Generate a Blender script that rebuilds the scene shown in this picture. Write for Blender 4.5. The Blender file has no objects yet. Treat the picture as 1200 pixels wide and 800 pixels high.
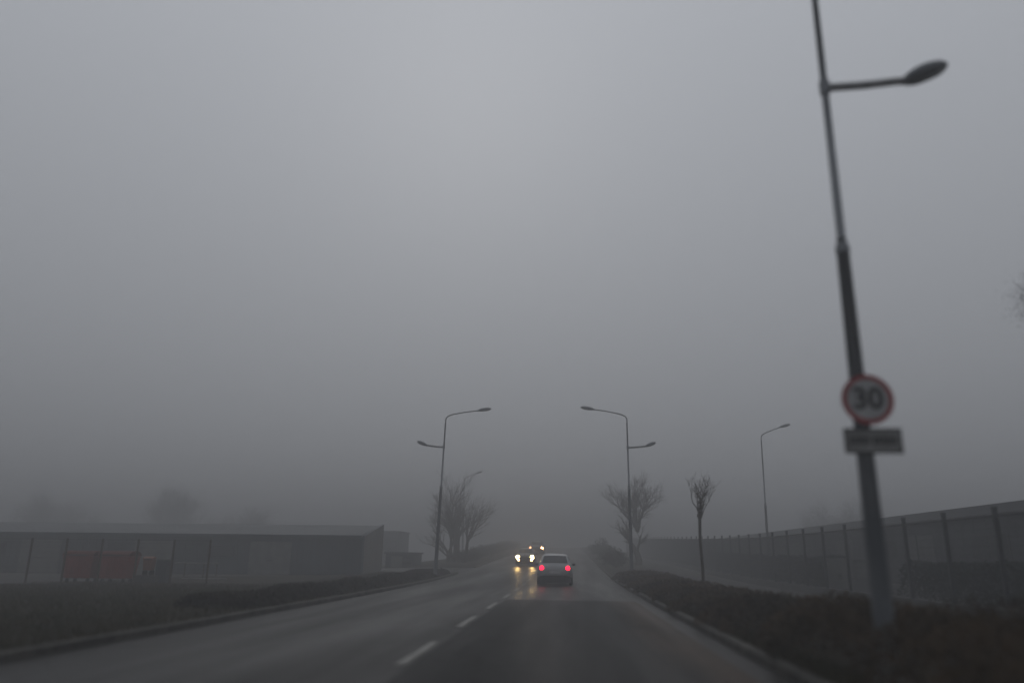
import bpy, math, random
import numpy as np
from mathutils import Vector, Matrix, Euler

random.seed(7)
rng = np.random.default_rng(11)
PI = math.pi
scene = bpy.context.scene
col = scene.collection
LEAF_SCALE = 1.0

# ------------------------------------------------------------------ materials
def mat(name, c1, c2=None, rough=0.75, scale=3.0, detail=6.0, metallic=0.0, spec=0.4,
        bump=0.0, bump_scale=60.0, emit=None, strength=0.0, stretch=(1, 1, 1), coat=0.0, lo=0.35, hi=0.65):
    m = bpy.data.materials.new(name)
    m.use_nodes = True
    nt = m.node_tree
    n, l = nt.nodes, nt.links
    b = n['Principled BSDF']
    b.inputs['Roughness'].default_value = rough
    b.inputs['Metallic'].default_value = metallic
    b.inputs['Specular IOR Level'].default_value = spec
    b.inputs['Coat Weight'].default_value = coat
    b.inputs['Base Color'].default_value = (*c1, 1)
    if c2 is not None or bump:
        tc = n.new('ShaderNodeTexCoord')
        mp = n.new('ShaderNodeMapping')
        mp.inputs['Scale'].default_value = stretch
        l.new(tc.outputs['Object'], mp.inputs['Vector'])
    if c2 is not None:
        t = n.new('ShaderNodeTexNoise')
        t.inputs['Scale'].default_value = scale
        t.inputs['Detail'].default_value = detail
        l.new(mp.outputs[0], t.inputs['Vector'])
        r = n.new('ShaderNodeValToRGB')
        r.color_ramp.elements[0].position = lo
        r.color_ramp.elements[1].position = hi
        r.color_ramp.elements[0].color = (*c1, 1)
        r.color_ramp.elements[1].color = (*c2, 1)
        l.new(t.outputs['Fac'], r.inputs['Fac'])
        l.new(r.outputs[0], b.inputs['Base Color'])
    if bump:
        t2 = n.new('ShaderNodeTexNoise')
        t2.inputs['Scale'].default_value = bump_scale
        t2.inputs['Detail'].default_value = 4
        l.new(mp.outputs[0], t2.inputs['Vector'])
        bp = n.new('ShaderNodeBump')
        bp.inputs['Strength'].default_value = bump
        bp.inputs['Distance'].default_value = 0.02
        l.new(t2.outputs['Fac'], bp.inputs['Height'])
        l.new(bp.outputs[0], b.inputs['Normal'])
    if emit is not None:
        b.inputs['Emission Color'].default_value = (*emit, 1)
        b.inputs['Emission Strength'].default_value = strength
    return m

def mud_mask(m):
    """dried mud carried along the gutter: a ragged stain on the asphalt itself"""
    nt = m.node_tree; n, l = nt.nodes, nt.links
    b = n['Principled BSDF']
    src = b.inputs['Base Color'].links[0].from_socket
    tc = n.new('ShaderNodeTexCoord')
    sp = n.new('ShaderNodeSeparateXYZ'); l.new(tc.outputs['Object'], sp.inputs[0])
    mp = n.new('ShaderNodeMapping'); mp.inputs['Scale'].default_value = (1, .22, 1); l.new(tc.outputs['Object'], mp.inputs[0])
    nz = n.new('ShaderNodeTexNoise'); nz.inputs['Scale'].default_value = 1.6; nz.inputs['Detail'].default_value = 7; l.new(mp.outputs[0], nz.inputs['Vector'])
    a = n.new('ShaderNodeMath'); a.operation = 'MULTIPLY_ADD'; a.inputs[1].default_value = 1.5; a.inputs[2].default_value = -.75; l.new(nz.outputs['Fac'], a.inputs[0])
    c = n.new('ShaderNodeMath'); c.operation = 'ADD'; l.new(sp.outputs['X'], c.inputs[0]); l.new(a.outputs[0], c.inputs[1])
    r = n.new('ShaderNodeMapRange'); r.interpolation_type = 'SMOOTHSTEP'; r.inputs['From Min'].default_value = .95; r.inputs['From Max'].default_value = 2.1; r.inputs['To Max'].default_value = .9
    l.new(c.outputs[0], r.inputs['Value'])
    mx = n.new('ShaderNodeMix'); mx.data_type = 'RGBA'; l.new(r.outputs[0], mx.inputs['Factor']); l.new(src, mx.inputs['A']); mx.inputs['B'].default_value = (.075, .055, .042, 1)
    l.new(mx.outputs['Result'], b.inputs['Base Color'])

def asphalt_detail(m, tracks):
    """grain, cracks, worn streaks along the lane, and uneven wetness"""
    nt = m.node_tree; n, l = nt.nodes, nt.links
    b = n['Principled BSDF']
    src = b.inputs['Base Color'].links[0].from_socket
    tc = n.new('ShaderNodeTexCoord')
    def noise(scale, st, det, lo, hi, a, c):
        mp = n.new('ShaderNodeMapping'); mp.inputs['Scale'].default_value = st; l.new(tc.outputs['Object'], mp.inputs[0])
        t = n.new('ShaderNodeTexNoise'); t.inputs['Scale'].default_value = scale; t.inputs['Detail'].default_value = det; l.new(mp.outputs[0], t.inputs['Vector'])
        r = n.new('ShaderNodeMapRange'); r.inputs['From Min'].default_value = lo; r.inputs['From Max'].default_value = hi
        r.inputs['To Min'].default_value = a; r.inputs['To Max'].default_value = c; l.new(t.outputs['Fac'], r.inputs['Value'])
        return r.outputs[0]
    f1 = noise(1.1, (1, .035, 1), 5, .3, .7, .62, 1.35)
    f2 = noise(45, (1, .6, 1), 3, .3, .7, .75, 1.25)
    vo = n.new('ShaderNodeTexVoronoi'); vo.feature = 'DISTANCE_TO_EDGE'; vo.inputs['Scale'].default_value = .28
    ds = n.new('ShaderNodeTexNoise'); ds.inputs['Scale'].default_value = 1.3; ds.inputs['Detail'].default_value = 6; l.new(tc.outputs['Object'], ds.inputs['Vector'])
    av = n.new('ShaderNodeVectorMath'); av.operation = 'MULTIPLY_ADD'; l.new(ds.outputs['Color'], av.inputs[0]); av.inputs[1].default_value = (1.4, 1.4, 0); l.new(tc.outputs['Object'], av.inputs[2])
    l.new(av.outputs[0], vo.inputs['Vector'])
    cr = n.new('ShaderNodeMapRange'); cr.inputs['From Min'].default_value = .004; cr.inputs['From Max'].default_value = .014; cr.inputs['To Min'].default_value = .35; l.new(vo.outputs['Distance'], cr.inputs['Value'])
    def mul(a, c):
        k = n.new('ShaderNodeMath'); k.operation = 'MULTIPLY'; l.new(a, k.inputs[0]); l.new(c, k.inputs[1]); return k.outputs[0]
    tot = mul(mul(f1, f2), cr.outputs[0])
    sc = n.new('ShaderNodeVectorMath'); sc.operation = 'SCALE'; l.new(src, sc.inputs[0]); l.new(tot, sc.inputs['Scale'])
    l.new(sc.outputs[0], b.inputs['Base Color'])
    l.new(noise(.7, (1, .06, 1), 5, .35, .65, tracks[0], tracks[1]), b.inputs['Roughness'])

M = {}
M['asphalt'] = mat('wet_asphalt', (.014, .0135, .013), (.026, .025, .024), rough=.40, scale=1.6, stretch=(1, .25, 1), bump=.25, bump_scale=70, spec=.07)
M['asphalt_new'] = mat('dark_asphalt', (.014, .014, .014), (.023, .0225, .022), rough=.55, scale=1.2, stretch=(1, .2, 1), bump=.3, bump_scale=80, spec=.05)
mud_mask(M['asphalt_new'])
asphalt_detail(M['asphalt'], (.30, .52))
asphalt_detail(M['asphalt_new'], (.42, .66))
M['gutter'] = mat('muddy_gutter', (.055, .042, .032), (.10, .075, .056), rough=.7, scale=1.4, stretch=(1, .3, 1), bump=.3, bump_scale=40, spec=.2)
M['paint'] = mat('worn_road_paint', (.045, .044, .041), (.23, .225, .205), rough=.6, scale=9, lo=.25, hi=.55, bump=.2, bump_scale=70)
M['kerb'] = mat('kerb_concrete', (.034, .033, .029), (.085, .08, .07), rough=.85, scale=2.5, bump=.3, spec=.2)
M['soil'] = mat('ground_soil', (.016, .016, .011), (.040, .032, .022), rough=.95, scale=.9, bump=.5, bump_scale=12, spec=.1)
M['pavement'] = mat('wet_pavement', (.024, .022, .020), (.042, .039, .036), rough=.8, scale=1.5, bump=.2, spec=.12)
M['yard'] = mat('yard_concrete', (.035, .034, .032), (.06, .058, .055), rough=.9, scale=.7, bump=.2, spec=.2)
M['grass'] = mat('winter_grass', (.018, .023, .009), (.048, .038, .018), rough=.9, scale=.8, spec=.05)
M['hedge_brown'] = mat('brown_hedge_leaf', (.021, .016, .009), (.070, .044, .023), rough=.8, scale=1.1, spec=.15)
M['hedge_dark'] = mat('dark_shrub_leaf', (.012, .011, .008), (.030, .023, .015), rough=.8, scale=1.2, spec=.15)
M['hedge_green'] = mat('evergreen_hedge_leaf', (.008, .016, .013), (.022, .032, .024), rough=.7, scale=1.3, spec=.2)
M['twig'] = mat('hedge_twig', (.03, .023, .016), (.06, .045, .032), rough=.9, scale=5, spec=.1)
M['bark'] = mat('bark', (.035, .029, .023), (.075, .063, .052), rough=.95, scale=6, stretch=(1, 1, .2), bump=.6, bump_scale=14, spec=.1)
M['pole'] = mat('lamp_pole_paint', (.12, .132, .147), (.18, .19, .20), rough=.55, scale=3, stretch=(1, 1, .3), metallic=.35, spec=.4)
M['lamp_head'] = mat('lamp_housing', (.055, .064, .076), (.08, .09, .10), rough=.5, scale=4, spec=.4)
M['lamp_lens'] = mat('lamp_lens', (.16, .165, .17), rough=.25, spec=.5)
M['sign_white'] = mat('sign_white', (.24, .245, .25), (.34, .34, .34), rough=.6, scale=4)
M['sign_red'] = mat('sign_red', (.20, .018, .022), (.27, .028, .03), rough=.55, scale=4)
M['sign_black'] = mat('sign_black', (.015, .015, .016), rough=.6)
M['sign_grey'] = mat('sign_grey', (.13, .13, .125), (.20, .20, .195), rough=.65, scale=5)
M['metal'] = mat('galvanised_metal', (.14, .14, .14), (.22, .22, .22), rough=.5, scale=8, metallic=.6)
M['fence'] = mat('fence_paint', (.014, .019, .025), (.026, .031, .037), rough=.6, scale=4)
M['rust'] = mat('rusty_fence', (.05, .042, .036), (.09, .07, .055), rough=.8, scale=6)
M['plinth'] = mat('plinth_concrete', (.032, .033, .033), (.055, .055, .053), rough=.9, scale=2, bump=.3)
M['shed_wall'] = mat('blue_grey_sheet', (.024, .034, .043), (.038, .050, .060), rough=.6, scale=.8, stretch=(1, 1, .25))
M['shed_side'] = mat('blue_sheet_side', (.060, .072, .088), (.085, .098, .112), rough=.6, scale=.8, stretch=(1, 1, .25))
M['shed_roof'] = mat('pale_roof_sheet', (.085, .087, .09), (.125, .127, .13), rough=.7, scale=.6, stretch=(.3, 1, 1))
M['dark_wall'] = mat('dark_shed_wall', (.017, .024, .032), (.032, .040, .048), rough=.7, scale=.7, stretch=(1, 1, .25))
M['dark_roof'] = mat('dark_roof_sheet', (.020, .025, .032), (.034, .039, .046), rough=.7, scale=.6)
M['door'] = mat('door_panel', (.085, .086, .086), (.125, .123, .12), rough=.6, scale=2)
M['glass'] = mat('dark_glass', (.012, .014, .016), rough=.08, spec=.6)
M['red_bin'] = mat('red_plastic', (.19, .034, .028), (.25, .046, .036), rough=.55, scale=2)
M['red_lid'] = mat('painted_shade_red_lid', (.075, .020, .017), (.11, .028, .023), rough=.8, scale=3, spec=.15)  # bin red with shade painted in, offsets skylight on the upward-facing lid
M['orange_bin'] = mat('orange_plastic', (.17, .06, .03), (.22, .075, .038), rough=.55, scale=2)
M['rubber'] = mat('rubber', (.012, .012, .012), (.02, .02, .02), rough=.85, scale=9)
M['rail'] = mat('pale_rail_paint', (.13, .13, .13), (.19, .19, .185), rough=.6, scale=5)
M['cabinet'] = mat('cabinet_grey', (.20, .205, .205), (.29, .29, .285), rough=.6, scale=2)
M['render_wall'] = mat('rendered_wall', (.13, .13, .125), (.19, .188, .18), rough=.9, scale=1.2)
M['silver'] = mat('silver_car_paint', (.26, .265, .27), (.34, .345, .35), rough=.35, scale=2, metallic=.4, coat=.4)
M['grey_paint'] = mat('grey_car_paint', (.03, .031, .033), (.045, .046, .048), rough=.35, scale=2, metallic=.4, coat=.4)
M['trim'] = mat('black_car_trim', (.014, .014, .015), (.022, .022, .023), rough=.6, scale=8)
M['rim'] = mat('wheel_rim', (.24, .24, .25), rough=.4, metallic=.7)
M['plate'] = mat('licence_plate', (.45, .45, .44), rough=.6)
M['tail'] = mat('lit_tail_lamp', (.3, .01, .02), rough=.3, emit=(1.0, .004, .024), strength=9)
M['tail_off'] = mat('tail_lamp', (.18, .012, .014), rough=.2)
M['head'] = mat('lit_headlamp', (.8, .78, .7), rough=.2, emit=(1.0, .66, .25), strength=240.0)
M['head_low'] = mat('lit_fog_lamp', (.8, .7, .5), rough=.2, emit=(1.0, .55, .18), strength=60.0)
M['head_far'] = mat('lit_headlamp_warm', (.8, .7, .6), rough=.2, emit=(1.0, .50, .21), strength=40.0)
M['head_dim'] = mat('dim_headlamp', (.7, .6, .5), rough=.2, emit=(1.0, .45, .2), strength=11.0)
M['head_off'] = mat('clear_lamp', (.4, .4, .4), rough=.15)

# ------------------------------------------------------------------ mesh helpers
class MB:
    """collects quads / tris / tubes / boxes and links them as one mesh object"""
    def __init__(s):
        s.v, s.f = [], []
    def add(s, vs, fs):
        o = len(s.v)
        s.v.extend([tuple(p) for p in vs])
        s.f.extend([tuple(i + o for i in f) for f in fs])
    def box(s, x0, x1, y0, y1, z0, z1):
        s.add([(x0, y0, z0), (x1, y0, z0), (x1, y1, z0), (x0, y1, z0), (x0, y0, z1), (x1, y0, z1), (x1, y1, z1), (x0, y1, z1)],
              [(0, 3, 2, 1), (4, 5, 6, 7), (0, 1, 5, 4), (1, 2, 6, 5), (2, 3, 7, 6), (3, 0, 4, 7)])
    def tube(s, pts, rad, n=8, cap=True):
        pts = [Vector(p) for p in pts]
        if not hasattr(rad, '__len__'):
            rad = [rad] * len(pts)
        vs, fs = [], []
        up = None
        for i, p in enumerate(pts):
            d = (pts[min(i + 1, len(pts) - 1)] - pts[max(i - 1, 0)]).normalized()
            if up is None:
                up = Vector((0, 0, 1)) if abs(d.z) < .9 else Vector((1, 0, 0))
            a = d.cross(up).normalized()
            b = d.cross(a).normalized()
            up = -b if False else up
            for k in range(n):
                t = 2 * PI * k / n
                vs.append(p + a * math.cos(t) * rad[i] + b * math.sin(t) * rad[i])
        for i in range(len(pts) - 1):
            for k in range(n):
                k2 = (k + 1) % n
                fs.append((i * n + k, i * n + k2, (i + 1) * n + k2, (i + 1) * n + k))
        if cap and n > 2:
            fs.append(tuple(range(n)))
            fs.append(tuple(reversed(range((len(pts) - 1) * n, len(pts) * n))))
        s.add(vs, fs)
    def ellipsoid(s, c, r, nu=14, nv=9, rot=None, squash=None):
        vs, fs = [], []
        for j in range(nv + 1):
            ph = PI * j / nv
            for i in range(nu):
                t = 2 * PI * i / nu
                p = Vector((r[0] * math.sin(ph) * math.cos(t), r[1] * math.sin(ph) * math.sin(t), r[2] * math.cos(ph)))
                if squash and p.z < 0:
                    p.z *= squash
                if rot is not None:
                    p = rot @ p
                vs.append(p + Vector(c))
        for j in range(nv):
            for i in range(nu):
                i2 = (i + 1) % nu
                fs.append((j * nu + i, (j + 1) * nu + i, (j + 1) * nu + i2, j * nu + i2))
        s.add(vs, fs)
    def disc(s, c, r, y_t, n=48, r_in=0.0):
        """upright disc/ring facing -Y"""
        vs, fs = [], []
        for y in (c[1], c[1] + y_t):
            for k in range(n):
                t = 2 * PI * k / n
                vs.append((c[0] + r * math.cos(t), y, c[2] + r * math.sin(t)))
        if r_in <= 0:
            fs.append(tuple(range(n)))
            fs.append(tuple(reversed(range(n, 2 * n))))
            for k in range(n):
                k2 = (k + 1) % n
                fs.append((k, n + k, n + k2, k2))
        else:
            for y in (c[1], c[1] + y_t):
                for k in range(n):
                    t = 2 * PI * k / n
                    vs.append((c[0] + r_in * math.cos(t), y, c[2] + r_in * math.sin(t)))
            for k in range(n):
                k2 = (k + 1) % n
                fs += [(k, k2, 2 * n + k2, 2 * n + k), (n + k, 3 * n + k, 3 * n + k2, n + k2),
                       (k, n + k, n + k2, k2), (2 * n + k, 2 * n + k2, 3 * n + k2, 3 * n + k)]
        s.add(vs, fs)
    def build(s, name, m, parent=None, smooth=False, bevel=0.0, loc=None):
        me = bpy.data.meshes.new(name)
        me.from_pydata(s.v, [], s.f)
        me.materials.append(m)
        if smooth:
            me.polygons.foreach_set('use_smooth', [True] * len(me.polygons))
        me.update()
        o = bpy.data.objects.new(name, me)
        col.objects.link(o)
        if parent:
            o.parent = parent
        if loc:
            o.location = loc
        if bevel:
            b = o.modifiers.new('bevel', 'BEVEL')
            b.width = bevel
            b.segments = 2
            b.limit_method = 'ANGLE'
        return o

def soup(name, m, tris_or_quads, k, parent=None):
    """array (N,k,3) of loose faces -> one mesh"""
    N = len(tris_or_quads)
    me = bpy.data.meshes.new(name)
    me.vertices.add(N * k)
    me.vertices.foreach_set('co', tris_or_quads.astype(np.float32).ravel())
    me.loops.add(N * k)
    me.loops.foreach_set('vertex_index', np.arange(N * k, dtype=np.int32))
    me.polygons.add(N)
    me.polygons.foreach_set('loop_start', np.arange(0, N * k, k, dtype=np.int32))
    me.update(calc_edges=True)
    me.validate()
    me.materials.append(m)
    o = bpy.data.objects.new(name, me)
    col.objects.link(o)
    if parent:
        o.parent = parent
    return o

def leaves(pts, size, flat=0.0):
    """small randomly turned diamond leaves round the given points"""
    N = len(pts)
    a = rng.normal(size=(N, 3)); a /= np.linalg.norm(a, axis=1)[:, None]
    b = rng.normal(size=(N, 3)); b -= (a * b).sum(1)[:, None] * a
    b /= np.linalg.norm(b, axis=1)[:, None]
    s = (size * (0.6 + 0.8 * rng.random(N)))[:, None]
    w = s * .45
    return np.stack([pts - a * s, pts + b * w, pts + a * s, pts - b * w], axis=1)

def tag(o, label, cat, group=None, kind=None):
    if label: o['label'] = label
    if cat: o['category'] = cat
    if group: o['group'] = group
    if kind: o['kind'] = kind
    return o

def structure(o):
    o['kind'] = 'structure'
    return o

def empty(name, loc, label, cat, group=None, rz=0):
    o = bpy.data.objects.new(name, None)
    o.empty_display_size = .2
    col.objects.link(o)
    o.location = loc
    o.rotation_euler = (0, 0, rz)
    return tag(o, label, cat, group)

def copy_tree(o, parent=None):
    c = o.copy()
    col.objects.link(c)
    c.parent = parent
    for ch in list(o.children):
        copy_tree(ch, c)
    return c

# ------------------------------------------------------------------ terrain
def road_z(y):
    def sp(u):
        return 5.0 * math.log1p(math.exp(max(-40, min(40, u / 5.0))))
    return .0285 * (sp(y - 44) - sp(y - 165))

def ground_z(x, y):
    d = max(0.0, -11.5 - x, x - 8.0)
    return road_z(y) * max(0.0, 1 - d / 14.0) ** 1.3

def sheet(name, m, xs, ys, zf):
    vs = [(x, y, zf(x, y)) for y in ys for x in xs]
    n = len(xs)
    fs = [(j * n + i, j * n + i + 1, (j + 1) * n + i + 1, (j + 1) * n + i) for j in range(len(ys) - 1) for i in range(n - 1)]
    b = MB(); b.add(vs, fs)
    return structure(b.build(name, m, smooth=True))

ys_road = [-25, -10, 0] + list(np.arange(5, 200, 3.0)) + [220, 260, 300]
xs_g = [-290, -180, -110, -80, -60, -48, -40, -34, -29, -25, -22, -19, -16, -13.5, -11.5, -9, -7.4, -4, 0, 2.7, 5.5, 8, 10, 12, 15, 18, 22, 28, 40, 60, 90, 140, 200, 290]
sheet('ground', M['soil'], xs_g, ys_road, lambda x, y: ground_z(x, y) - .03)
L0, R0 = -7.1, 2.6
sheet('road', M['asphalt'], [L0 - .12, -4.6, -2.15, 0, R0 + .12], ys_road, lambda x, y: road_z(y) + .012)
ys_p = [-25, -10, 0] + list(np.arange(4, 27, 2.0)) + [26.6]
sheet('road_patch', M['asphalt_new'], [-2.02, 0, 1.2, 2.2], ys_p, lambda x, y: road_z(y) + .018)
# kerbs: real steps
def kerb(name, x0, x1, y0, y1):
    b = MB()
    y = y0
    while y < y1:
        ye = min(y + 1.0, y1) - .012
        za, zb = road_z(y), road_z(ye)
        b.add([(x0, y, za - .05), (x1, y, za - .05), (x1, ye, zb - .05), (x0, ye, zb - .05),
               (x0, y, za + .13), (x1, y, za + .13), (x1, ye, zb + .13), (x0, ye, zb + .13)],
              [(0, 3, 2, 1), (4, 5, 6, 7), (0, 1, 5, 4), (1, 2, 6, 5), (2, 3, 7, 6), (3, 0, 4, 7)])
        y += 1.0
    structure(b.build(name, M['kerb'], bevel=.012))
kerb('left_kerb', L0 - .17, L0, -8, 52)
kerb('left_far_kerb', L0 - .17, L0, 62, 170)
kerb('right_kerb', R0, R0 + .17, -8, 170)
# side road that leaves between the two left kerbs
b = MB()
b.add([(-7.2, 52.2, .22 + .0), (-7.2, 61.8, .52), (-40, 63, .0), (-40, 55, .0)], [(0, 1, 2, 3)])
sheet('side_road', M['asphalt'], [-60, -40, -25, -19, -16, -13, -11, -9, -7.22], [52.3, 55, 58, 61.7], lambda x, y: ground_z(x, y) + .006)
# raised verges and the pavement on the right
def verge(name, m, x0, x1, y0, y1, h, n=3):
    xs = list(np.linspace(x0, x1, n)); ys = list(np.arange(y0, y1, 3.0)) + [y1]
    sheet(name, m, xs, ys, lambda x, y: ground_z(x, y) + h)
verge('left_verge', M['soil'], -21.5, L0 - .172, -8, 51.8, .09, 6)
verge('left_far_verge', M['soil'], -13, L0 - .172, 62.2, 170, .09, 3)
verge('right_verge', M['soil'], R0 + .172, 6.4, -8, 170, .09, 4)
verge('right_pavement', M['pavement'], 6.41, 9.6, -8, 170, .10, 3)
verge('right_yard', M['yard'], 10.4, 34, -8, 130, .05, 4)
verge('left_yard', M['yard'], -75, -13.4, 31.0, 51.5, .06, 4)
# centre line
mk = MB()
y = 10.45 - 5.6 * 2
while y < 160:
    for k in range(4):
        ya, yb = y + k * .7, y + (k + 1) * .7
        za, zb = road_z(ya) + .03, road_z(yb) + .03
        mk.add([(-2.22, ya, za), (-2.08, ya, za), (-2.08, yb, zb), (-2.22, yb, zb)], [(0, 1, 2, 3)])
    y += 5.6
structure(mk.build('road_marking', M['paint']))

# grass on the verges: uncountable
def grass(name, m, boxes, hgt):
    out = []
    for (x0, x1, y0, y1, n, z) in boxes:
        x = rng.uniform(x0, x1, n); yy = y0 + (y1 - y0) * rng.random(n) ** 1.5
        zz = np.array([ground_z(a, c) for a, c in zip(x, yy)]) + z
        h = hgt * (0.5 + rng.random(n)); an = rng.uniform(0, 2 * PI, n); w = .006 + .008 * rng.random(n)
        lx, ly = rng.normal(0, .4, n) * h, rng.normal(0, .4, n) * h
        base = np.stack([x, yy, zz], 1)
        d = np.stack([np.cos(an) * w, np.sin(an) * w, np.zeros(n)], 1)
        out.append(np.stack([base - d, base + d, base + np.stack([lx, ly, h], 1)], 1))
    o = soup(name, m, np.concatenate(out), 3)
    tag(o, None, None, kind='stuff')
    return o
g = grass('grass', M['grass'], [(-21.5, -7.25, 6, 33, 60000, .08), (-12.5, -7.25, 33, 52, 9000, .08), (2.79, 3.3, 4, 40, 9000, .09), (5.3, 6.4, 4, 40, 9000, .08)], .10)
tag(g, 'dull winter grass on the roadside verges', 'grass', kind='stuff')

# ------------------------------------------------------------------ hedges and shrubs
def hedge(name, x0, x1, y0, y1, h, n, m, label, size, z0=.09, wob=.28, loc_y=None, boxy=False, cat='hedge', swell=0.0):
    cx, cy = (x0 + x1) / 2, (y0 + y1) / 2
    root = empty(name, (cx, cy, ground_z(cx, cy)), label, cat)
    zr = ground_z(cx, cy)
    yy = y0 + (y1 - y0) * rng.random(n) ** 1.35
    u = rng.uniform(-1, 1, n)
    ed = 1 + .18 * np.sin(yy * 1.3) + .12 * np.sin(yy * 3.1 + 1)
    x = cx + u * (x1 - x0) / 2 * (ed if not boxy else 1)
    prof = (1 - np.abs(u) ** (6 if boxy else 3)) ** .5
    top = h * (1 + swell * np.exp(-((yy - 9) / 6.5) ** 2)) * (1 + wob * (.5 * np.sin(yy * .9 + x * 1.7) + .35 * np.sin(yy * 2.3 - x) + .3 * np.sin(yy * 5.1 + x * 4)))
    zt = top * np.maximum(prof, .25)
    t = rng.random(n) ** .45
    gz = np.array([ground_z(a, c) for a, c in zip(x, yy)]) + z0
    z = gz + zt * t
    pts = np.stack([x - cx, yy - cy, z - zr], 1)
    sz = size * (0.8 + .02 * np.clip(yy, 0, 60))
    q = leaves(pts, sz)
    soup('foliage', m, q, 4, root)
    return root
hedge('hedge', 2.82, 5.6, 4.5, 47, .47, 72000, M['hedge_brown'], 'ragged brown roadside hedge along the right kerb around the lamp post', .036, swell=.62)
hedge('hedge', -9.6, -7.6, 19, 51, .31, 26000, M['hedge_dark'], 'low dark hedge along the left kerb before the side road', .040)
hedge('hedge', 10.9, 12.2, 7, 27.6, 1.28, 24000, M['hedge_green'], 'dark clipped evergreen hedge behind the nearest fence panels on the right', .05, boxy=True, wob=.05)
hedge('hedge', 10.9, 12.2, 35, 105, 1.4, 32000, M['hedge_green'], 'dark evergreen hedge behind the far fence panels, beyond the grey cabinet', .055, boxy=True, wob=.08)

def shrub(h, w, n, m, label, group):
    root = empty('roadside_shrub', (0, 0, 0), label, 'shrub', group)
    c = rng.normal(size=(n, 3)); c /= np.linalg.norm(c, axis=1)[:, None]
    r = rng.random(n) ** .4 * (1 + .2 * np.sin(c[:, 0] * 5 + 1) + .15 * np.sin(c[:, 1] * 7) + .12 * np.sin(c[:, 2] * 9))
    p = c * r[:, None] * np.array([w / 2, w / 2, h * .5]) + np.array([0, 0, h * .52])
    p = p[p[:, 2] > 0.02]
    soup('foliage', m, leaves(p, np.full(len(p), .06)), 4, root)
    b = MB()
    for i in range(14):
        a = random.uniform(0, 2 * PI)
        b.tube([(0, 0, -.05), (math.cos(a) * w * .15, math.sin(a) * w * .15, h * .4), (math.cos(a) * w * .36, math.sin(a) * w * .36, h * random.uniform(.6, 1.0))], [.03, .02, .006], 4, False)
    b.build('stems', M['twig'], root)
    return root
sh0 = shrub(1.0, 2.6, 1800, M['hedge_dark'], 'low dark shrub in the foggy row on the left bank of the climbing road', 'shrubs on the left bank')
first = True
for yy in np.arange(70, 142, 4.6):
    s = sh0 if first else copy_tree(sh0)
    first = False
    k = random.uniform(.85, 1.25)
    s.location = (-9.2 + random.uniform(-.3, .3) - (yy - 70) * .012, yy, road_z(yy) + .08)
    s.rotation_euler = (0, 0, random.uniform(0, 6.28)); s.scale = (k * 1.15, k * 1.15, k)
first = True
sh1 = shrub(1.2, 2.4, 1800, M['hedge_dark'], 'low dark shrub in the foggy row on the right bank of the climbing road', 'shrubs on the right bank')
for yy in (64, 69, 74.5, 79, 84, 98, 104, 110, 116):
    s = sh1 if first else copy_tree(sh1)
    first = False
    k = random.uniform(.75, 1.1)
    s.location = (4.0 + random.uniform(-.4, .4), yy, road_z(yy) + .08)
    s.rotation_euler = (0, 0, random.uniform(0, 6.28)); s.scale = (k, k, k)
s = copy_tree(sh1)
tag(s, 'tall rounded shrub rising above the foggy right-hand shrub row', 'shrub', 'shrubs on the right bank')
s.location = (3.9, 91, road_z(91) + .05); s.scale = (1.0, 1.0, 1.65)

# ------------------------------------------------------------------ trees
def branch(out, p, d, L, r, lev, maxlev, spread, upbias, nseg=5, kids=(4, 6)):
    pts, rad = [p.copy()], [r]
    q, dd = p.copy(), d.normalized()
    for i in range(nseg):
        dd = (dd + Vector((random.gauss(0, .2), random.gauss(0, .2), random.gauss(0, .13) + upbias * .08))).normalized()
        q = q + dd * (L / nseg)
        pts.append(q.copy()); rad.append(r * (1 - .75 * (i + 1) / nseg))
    out.append((pts, rad, lev))
    if lev >= maxlev:
        return
    for k in range(random.randint(*kids)):
        t = random.uniform(.3, 1.0)
        i = min(nseg, int(t * nseg))
        base = pts[i]
        ax = Vector((random.gauss(0, 1), random.gauss(0, 1), random.gauss(0, .5)))
        dr = (pts[i] - pts[max(0, i - 1)]).normalized()
        nd = (dr + ax.normalized() * spread + Vector((0, 0, upbias * .35))).normalized()
        branch(out, base, nd, L * random.uniform(.45, .72), max(.006, rad[i] * .62), lev + 1, maxlev, spread, upbias, 4, kids)

def tree(name, loc, label, stems, maxlev, spread, upbias, kids, trunk_lev=0, group=None, cat='tree', minr=.007, leaf=None):
    root = empty(name, loc, label, cat, group)
    out = []
    for (p, d, L, r) in stems:
        branch(out, Vector(p), Vector(d), L, r, 0, maxlev, spread, upbias, 6, kids)
    tb, cb = MB(), MB()
    tips = []
    for pts, rad, lev in out:
        if lev <= trunk_lev:
            tb.tube(pts, [max(minr, x) for x in rad], 9, False)
        else:
            cb.tube(pts, [max(minr, x) for x in rad], 4 if lev < 3 else 3, False)
            if lev >= 2: tips += [tuple(x) for x in pts[1:]]
    tb.build('trunk', M['bark'], root, smooth=True)
    c = cb.build('crown', M['bark'], root)
    if leaf and tips:
        t = np.array(tips)
        t = np.repeat(t, leaf[0], axis=0) + rng.normal(0, leaf[2], (len(t) * leaf[0], 3))
        soup('dead_leaves', M['hedge_dark'], leaves(t, np.full(len(t), leaf[1])), 4, root)
    return root

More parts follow.
